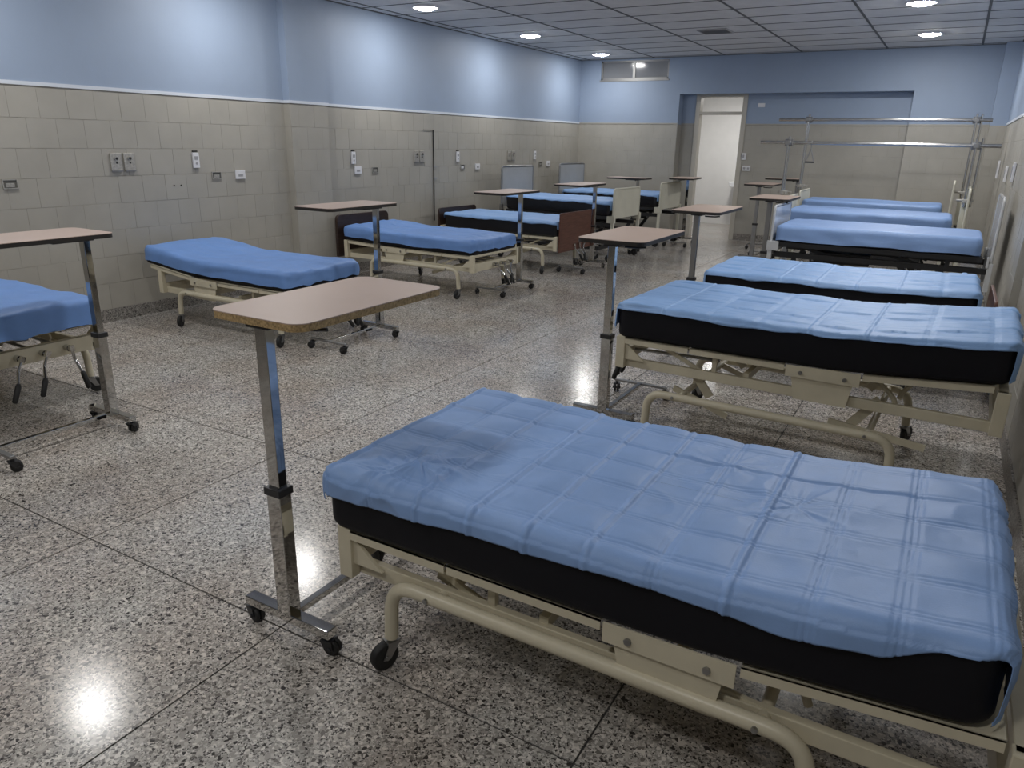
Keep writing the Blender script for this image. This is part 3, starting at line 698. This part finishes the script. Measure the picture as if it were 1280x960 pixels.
# beds 5 and 6 with overhead bars
black_bed('bed with the lower, nearer steel overhead bar clamped on double posts', (-1.78, 10.47, 0), 0, .79, ('creamb', .62, 1.10, .86), ('creamb', .62, 1.28, .86), (1.765, -.53, 2.17, -.17, 1.92))
mattress(1.82, .90, .165, flat, M['matt'], 'mattress under the blue fitted sheet below the nearer overhead bar', (-1.78, 10.47, .79), 0, 5)
fitted(1.82, .90, .165, flat, M['fitted2'], 'blue fitted sheet on the bed below the nearer overhead bar', (-1.78, 10.47, .79), 0, 5, hem=.02)
black_bed('farthest right-hand bed, with the higher steel overhead bar, by the back wall', (-1.95, 12.5, 0), 0, .79, ('creamb', .62, 1.08, .86), ('creamb', .62, 1.28, .86), (2.11, -.57, 2.25, -.13, 2.06))
mattress(1.84, .90, .165, flat, M['matt'], 'mattress under the blue fitted sheet of the farthest right-hand bed', (-1.95, 12.5, .79), 0, 6)
fitted(1.84, .90, .165, flat, M['fitted2'], 'blue fitted sheet on the farthest right-hand bed', (-1.95, 12.5, .79), 0, 6, hem=.02)
tz = thing('trapeze_handle', 'small steel trapeze handle hanging from the nearer overhead bar', 'handle', (-1.67, 10.47, 1.745))
MB().tube([(.03*math.cos(k*PI/8)*0, .026*math.cos(k*PI/4), .026*math.sin(k*PI/4)+.018) for k in range(9)], .005, 8).cyl((0, 0, -.008), (0, 0, -.05), .005, 8).build('hook', M['dsteel'], tz)
MB().tube(bend([(0, 0, -.05), (-.045, 0, -.19), (-.045, 0, -.215)], .03), .006, 8).tube(bend([(0, 0, -.05), (.045, 0, -.19), (.045, 0, -.215)], .03), .006, 8).build('bow', M['dsteel'], tz)
MB().cyl((-.055, 0, -.215), (.055, 0, -.215), .010, 10).build('grip', M['rubber'], tz)
# ------------------------------------------------------------------ LEFT ROW (head ends at the left wall, foot towards the aisle)
def left(xf, yc, d=0.): return (xf, yc, 0), PI+math.radians(d)
def on(loc, z): return (loc[0], loc[1], z)
l, r_ = left(-4.655, 2.25); rl = raise_fn(.05)
cream_bed('cream crank bed cut off by the left edge, three cranks at its foot', (-4.74, l[1], 0), r_, .06, .05, seed=4, swings=(-.1, .45, .5), hx=1.8)
mattress(1.90, .90, .165, rl, M['matt'], 'mattress under the blue fitted sheet at the left edge of the photo', on(l, .534), r_, 7)
fitted(1.90, .90, .165, rl, M['fitted'], 'blue fitted sheet on the bed cut off by the left edge', on(l, .534), r_, 7, hem=.008, amp=2.)
l, r_ = left(-4.55, 4.74); rl = raise_fn(.115)
cream_bed('cream crank bed with raised head end, second of the left row', l, r_, 0, .115, seed=5, hx=1.74); l = (l[0]-.10, l[1], 0)
mattress(1.92, .90, .155, rl, M['matt'], 'black mattress under the fitted sheet of the bed with raised head end', on(l, .474), r_, 8)
fitted(1.92, .90, .155, rl, M['fitted'], 'blue fitted sheet on the bed with raised head end', on(l, .474), r_, 8, hem=.038, amp=2.2)
l, r_ = left(-4.44, 7.28, -2); rl = raise_fn(.04)
cream_bed('cream crank bed with dark brown headboard and fitted sheet, third of the left row', l, r_, .02, .04, headboard=('brownd', .30, .81, .94, .045, .06), hb_x=2.075, seed=6)
mattress(1.98, .92, .165, rl, M['matt'], 'black mattress under the fitted sheet in front of the dark brown headboard', on(l, .494), r_, 9)
fitted(1.98, .92, .165, rl, M['fitted'], 'wrinkled blue fitted sheet on the bed with the dark brown headboard', on(l, .494), r_, 9, hem=.045, amp=2.6)
l, r_ = left(-4.45, 9.33, -2)
cream_bed('cream crank bed with red-brown footboard, fourth of the left row', l, r_, .03, .02, headboard=('brownd', .36, .77, .94, .03, .05), footboard=('brownr', .30, .82, .92, .022, .02), seed=7)
mattress(1.90, .92, .20, flat, M['mattg'], 'shiny black mattress on the bed with the red-brown footboard', on(l, .504), r_, 10)
drape(1.90, .92, .20, flat, M['sheet2'], 'light blue sheet laid on the bed with the red-brown footboard', on(l, .504), r_, (.13, .10, .07, .06), .27, .2, 130, 70, .8, 21)
l, r_ = left(-4.34, 10.85, -3)
black_bed('dark-framed bed with cream footboard panel and grey headboard, fifth of the left row', l, r_, .68, ('creamb', .64, 1.07, .92), ('greyb', .70, 1.33, .95))
mattress(1.88, .92, .205, flat, M['mattg'], 'high shiny black mattress behind the nearer cream footboard', on(l, .68), r_, 11)
drape(1.88, .92, .205, flat, M['sheet2'], 'light blue sheet on the bed behind the nearer cream footboard', on(l, .68), r_, (.15, .10, .075, .06), .27, .22, 110, 60, .9, 31)
l, r_ = left(-4.36, 12.95, -3)
black_bed('farthest left-hand bed, cream footboard and grey headboard near the back wall', l, r_, .68, ('creamb', .64, 1.08, .92), ('greyb', .70, 1.34, .95))
mattress(1.88, .92, .205, flat, M['mattg'], 'black mattress on the farthest left-hand bed', on(l, .68), r_, 12)
drape(1.88, .92, .205, flat, M['sheet2'], 'light blue sheet on the farthest left-hand bed', on(l, .68), r_, (.14, .10, .06, .06), .27, .22, 90, 50, .9, 41)
# ------------------------------------------------------------------ overbed tables
overbed_table('nearest overbed table, pinkish top with raw chipboard edge on a chrome post', (-1.79, 1.54, 0), 0, 1.187, .05, .745, 'lam', 'chip', .41)
overbed_table('overbed table with dark edge at the foot of the second right-hand bed', (-1.69, 4.10, 0), 0, 1.175, .07, .80, shade='chrome')
overbed_table('overbed table with dark edge at the foot of the third right-hand bed', (-1.88, 6.42, 0), 0, 1.175, .10, .85, shade='dsteel')
overbed_table('overbed table at the foot of the black-framed bed', (-1.72, 8.60, 0), 0, 1.175, .12, .75, shade='dsteel')
overbed_table('overbed table on a dark post between the door and the nearer overhead bar', (-2.53, 11.72, 0), 0, 1.175, .12, .80, shade='dsteel')
overbed_table('farthest overbed table, seen edge-on against the back wall right of the door', (-2.28, 13.40, 0), PI/2, 1.21, .05, .55, shade='dsteel')
overbed_table('overbed table cut off by the left edge of the photo', (-4.22, 2.41, 0), PI, 1.175, .12, .84, 'lam', shift=.09)
overbed_table('overbed table at the foot of the bed with raised head end', (-4.33, 5.06, 0), PI, 1.178, .20, .86, 'lam', shift=.11)
overbed_table('overbed table at the foot of the bed with the dark brown headboard', (-4.44, 7.82, 0), PI, 1.170, .12, .86, 'lam')
overbed_table('overbed table at the foot of the bed with the red-brown footboard', (-4.37, 9.82, 0), PI, 1.175, .22, .86, 'lam', shift=.13)
overbed_table('overbed table standing beside the nearer cream footboard, seen edge-on', (-4.40, 11.55, 0), PI/2, 1.20, .17, .64)
overbed_table('overbed table beside the farthest left-hand bed, in front of the door frame', (-4.15, 13.40, 0), PI+.1, 1.165, .15, .80)
# ------------------------------------------------------------------ wall fittings
def on_left(name, label, cat, y, z, group=None): return thing(name, label, cat, (XL+.008, y, z), 0, group)
def gas_plate(y, z, label):
    t_ = on_left('gas_outlet_plate', label, 'wall outlet', y, z, 'steel outlet plates')
    link('plate', cached('gplate', lambda: MB().box(0, .012, -.054, .054, -.083, .083).mesh('plate', M['steel'])), t_, .003)
    link('socket', cached('gsock', lambda: MB().cyl((.012, 0, .035), (.026, 0, .035), .019, 14).mesh('socket', M['chrome'])), t_)
    link('socket_hole', cached('ghole', lambda: MB().cyl((.026, 0, .035), (.0275, 0, .035), .012, 12).cyl((.011, .004, -.004), (.0135, .004, -.004), .009, 10).mesh('socket_hole', M['dark'])), t_)
    link('lower_lip', cached('glip', lambda: MB().box(.012, .016, -.054, .054, -.083, -.068).mesh('lower_lip', M['dsteel'])), t_)
WH = ('over the cut-off bed', 'right of the dark wall conduit')
gas_plate(4.268, 1.46, 'left plate of the nearest pair of steel outlet plates'); gas_plate(4.400, 1.46, 'right plate of the nearest pair of steel outlet plates')
gas_plate(8.82, 1.48, 'left plate of the steel pair beside the dark wall conduit'); gas_plate(8.95, 1.48, 'right plate of the steel pair beside the dark wall conduit')
gas_plate(11.44, 1.48, 'left plate of the farthest steel pair above the grey headboard'); gas_plate(11.58, 1.48, 'right plate of the farthest steel pair above the grey headboard')
def call_unit(y, z, label):
    t_ = on_left('call_unit', label, 'call button', y, z, 'white call units')
    link('body', cached('cbody', lambda: MB().box(0, .022, -.036, .036, -.085, .065).mesh('body', M['white'])), t_, .004)
    link('bracket', cached('cbrk', lambda: MB().box(0, .014, -.028, .028, .072, .086).mesh('bracket', M['dark'])), t_)
    link('button', cached('cbtn', lambda: MB().cyl((.022, 0, -.04), (.026, 0, -.04), .012, 12).box(.022, .0245, -.02, .02, -.005, .03).mesh('button', M['grey'])), t_)
call_unit(5.125, 1.48, 'nearest white call unit on the tiled left wall'); call_unit(7.485, 1.485, 'white call unit just past the wall pilaster, above a white outlet')
call_unit(9.86, 1.485, 'white call unit right of the dark wall conduit'); call_unit(12.36, 1.495, 'farthest white call unit on the left wall')
def power_outlet(y, z, label):
    t_ = on_left('power_outlet', label, 'outlet', y, z, 'white power outlets')
    link('plate', cached('pplate', lambda: MB().box(0, .016, -.064, .064, -.046, .046).mesh('plate', M['white'])), t_, .003)
    link('socket', cached('psock', lambda: MB().box(.016, .018, -.03, .03, -.02, .004).mesh('socket', M['grey'])), t_)
power_outlet(5.67, 1.316, 'nearest white power outlet on the left wall'); power_outlet(7.565, 1.322, 'white power outlet just below a call unit, past the pilaster')
power_outlet(10.43, 1.318, 'white power outlet left of the fifth bed headboard'); power_outlet(12.9, 1.332, 'farthest white power outlet on the left wall')
def wall_box(y, z, label, lit=False):
    t_ = on_left('wall_socket_box', label, 'outlet', y, z, 'grey recessed socket boxes')
    link('rim', cached('wrim', lambda: MB().box(0, .010, -.06, .06, .031, .039).box(0, .010, -.06, .06, -.039, -.031).box(0, .010, -.06, -.052, -.031, .031).box(0, .010, .052, .06, -.031, .031).mesh('rim', M['steel'])), t_)
    link('back', cached('wback', lambda: MB().box(0, .003, -.052, .052, -.031, .031).mesh('back', M['boxin'])), t_)
    link('insert', cached(('wins', lit), lambda: MB().box(.003, .007, -.034, .034, -.024, .008).cyl((.007, .01, -.008), (.009, .01, -.008), .010, 10).mesh('insert', M['white' if lit else 'steel'])), t_)
wall_box(3.32, 1.30, 'grey recessed socket box above the cut-off bed'); wall_box(5.365, 1.315, 'grey recessed socket box beside the nearest white outlet')
wall_box(7.91, 1.317, 'grey socket box between the pilaster and the dark conduit'); wall_box(10.0, 1.32, 'socket box with white insert, right of the dark conduit', True)
wall_box(12.6, 1.33, 'farthest grey socket box on the left wall')
cn = thing('wall_conduit', 'thin dark vertical conduit down the tiled left wall', 'conduit', (XL+.008, 9.23, 0))
MB().cyl((.008, 0, .55), (.008, 0, 1.855), .009, 8).cyl((.008, 0, 1.85), (.008, -.24, 1.85), .004, 6).build('pipe', M['dark'], cn)
for z in (1.34, 1.17): MB().box(0, .014, .0, .07, z-.012, z+.012).build('clip', M['grey'], cn)
tag(MB().cyl((XL+.006, 4.85, 1.23), (XL+.010, 4.85, 1.23), .008, 8).cyl((XL+.006, 4.93, 1.23), (XL+.010, 4.93, 1.23), .008, 8).build('screw_hole_pair', M['dark']), 'pair of dark screw holes in the tiles below the nearest call unit', 'screw holes')
# back wall fittings
t_ = thing('wall_sign', 'small blank white plate on the blue wall right of the door', 'sign', (-3.25, Yb2, 2.418))
MB().box(-.06, .06, -.012, 0, -.034, .034).build('plate', M['white'], t_, .003)
t_ = thing('light_switch', 'white light switch on the tiles right of the door', 'switch', (-3.47, Yb2-.008, 1.53))
MB().box(-.05, .05, -.012, 0, -.06, .06).build('plate', M['white'], t_, .003); MB().box(-.016, .016, -.018, -.012, -.03, .03).build('rocker', M['grey'], t_, .002)
t_ = thing('wall_outlet', 'white double outlet below the light switch by the door', 'outlet', (-3.395, Yb2-.008, 1.32))
MB().box(-.075, .075, -.012, 0, -.045, .045).build('plate', M['white'], t_, .003)
for x in (-.035, .035): MB().box(x-.02, x+.02, -.014, -.012, -.018, .018).build('socket', M['grey'], t_)
# right wall fittings, seen at a grazing angle
for y, z0, z1, lb in ((13.2, 1.33, 1.58, 'grey-edged call unit on the right wall, farthest of the three'), (10.9, 1.36, 1.54, 'white outlet unit in the middle of the right wall'), (9.55, 1.40, 1.60, 'white call unit on the right wall above the plastic-wrapped headboard')):
    t_ = thing('wall_unit', lb, 'call button', (XR-.008, y, (z0+z1)/2), 0, 'units on the right wall'); h = (z1-z0)/2
    MB().box(-.025, 0, -.06, .06, -h, h).build('body', M['white'], t_, .004); MB().box(-.032, -.025, -.03, .03, -h*.5, h*.6).build('button', M['grey'], t_, .002)
# sink in the back room
sk = thing('wash_basin', 'white wall-hung basin in the lit room behind the door', 'basin', (-4.03, 17.3, .86))
MB().prism([(-.26, -.02), (.26, -.02), (.30, .10), (-.30, .10)], 'y', -.42, 0).build('bowl', M['ceramic'], sk, .02)
MB().prism([(-.05, -.8), (.05, -.8), (.09, -.02), (-.09, -.02)], 'y', -.30, -.06).build('pedestal', M['ceramic'], sk, .01)
MB().tube(bend([(0, -.06, .10), (0, -.06, .25), (0, -.20, .25), (0, -.20, .21)], .03), .012, 8).build('tap', M['chrome'], sk)
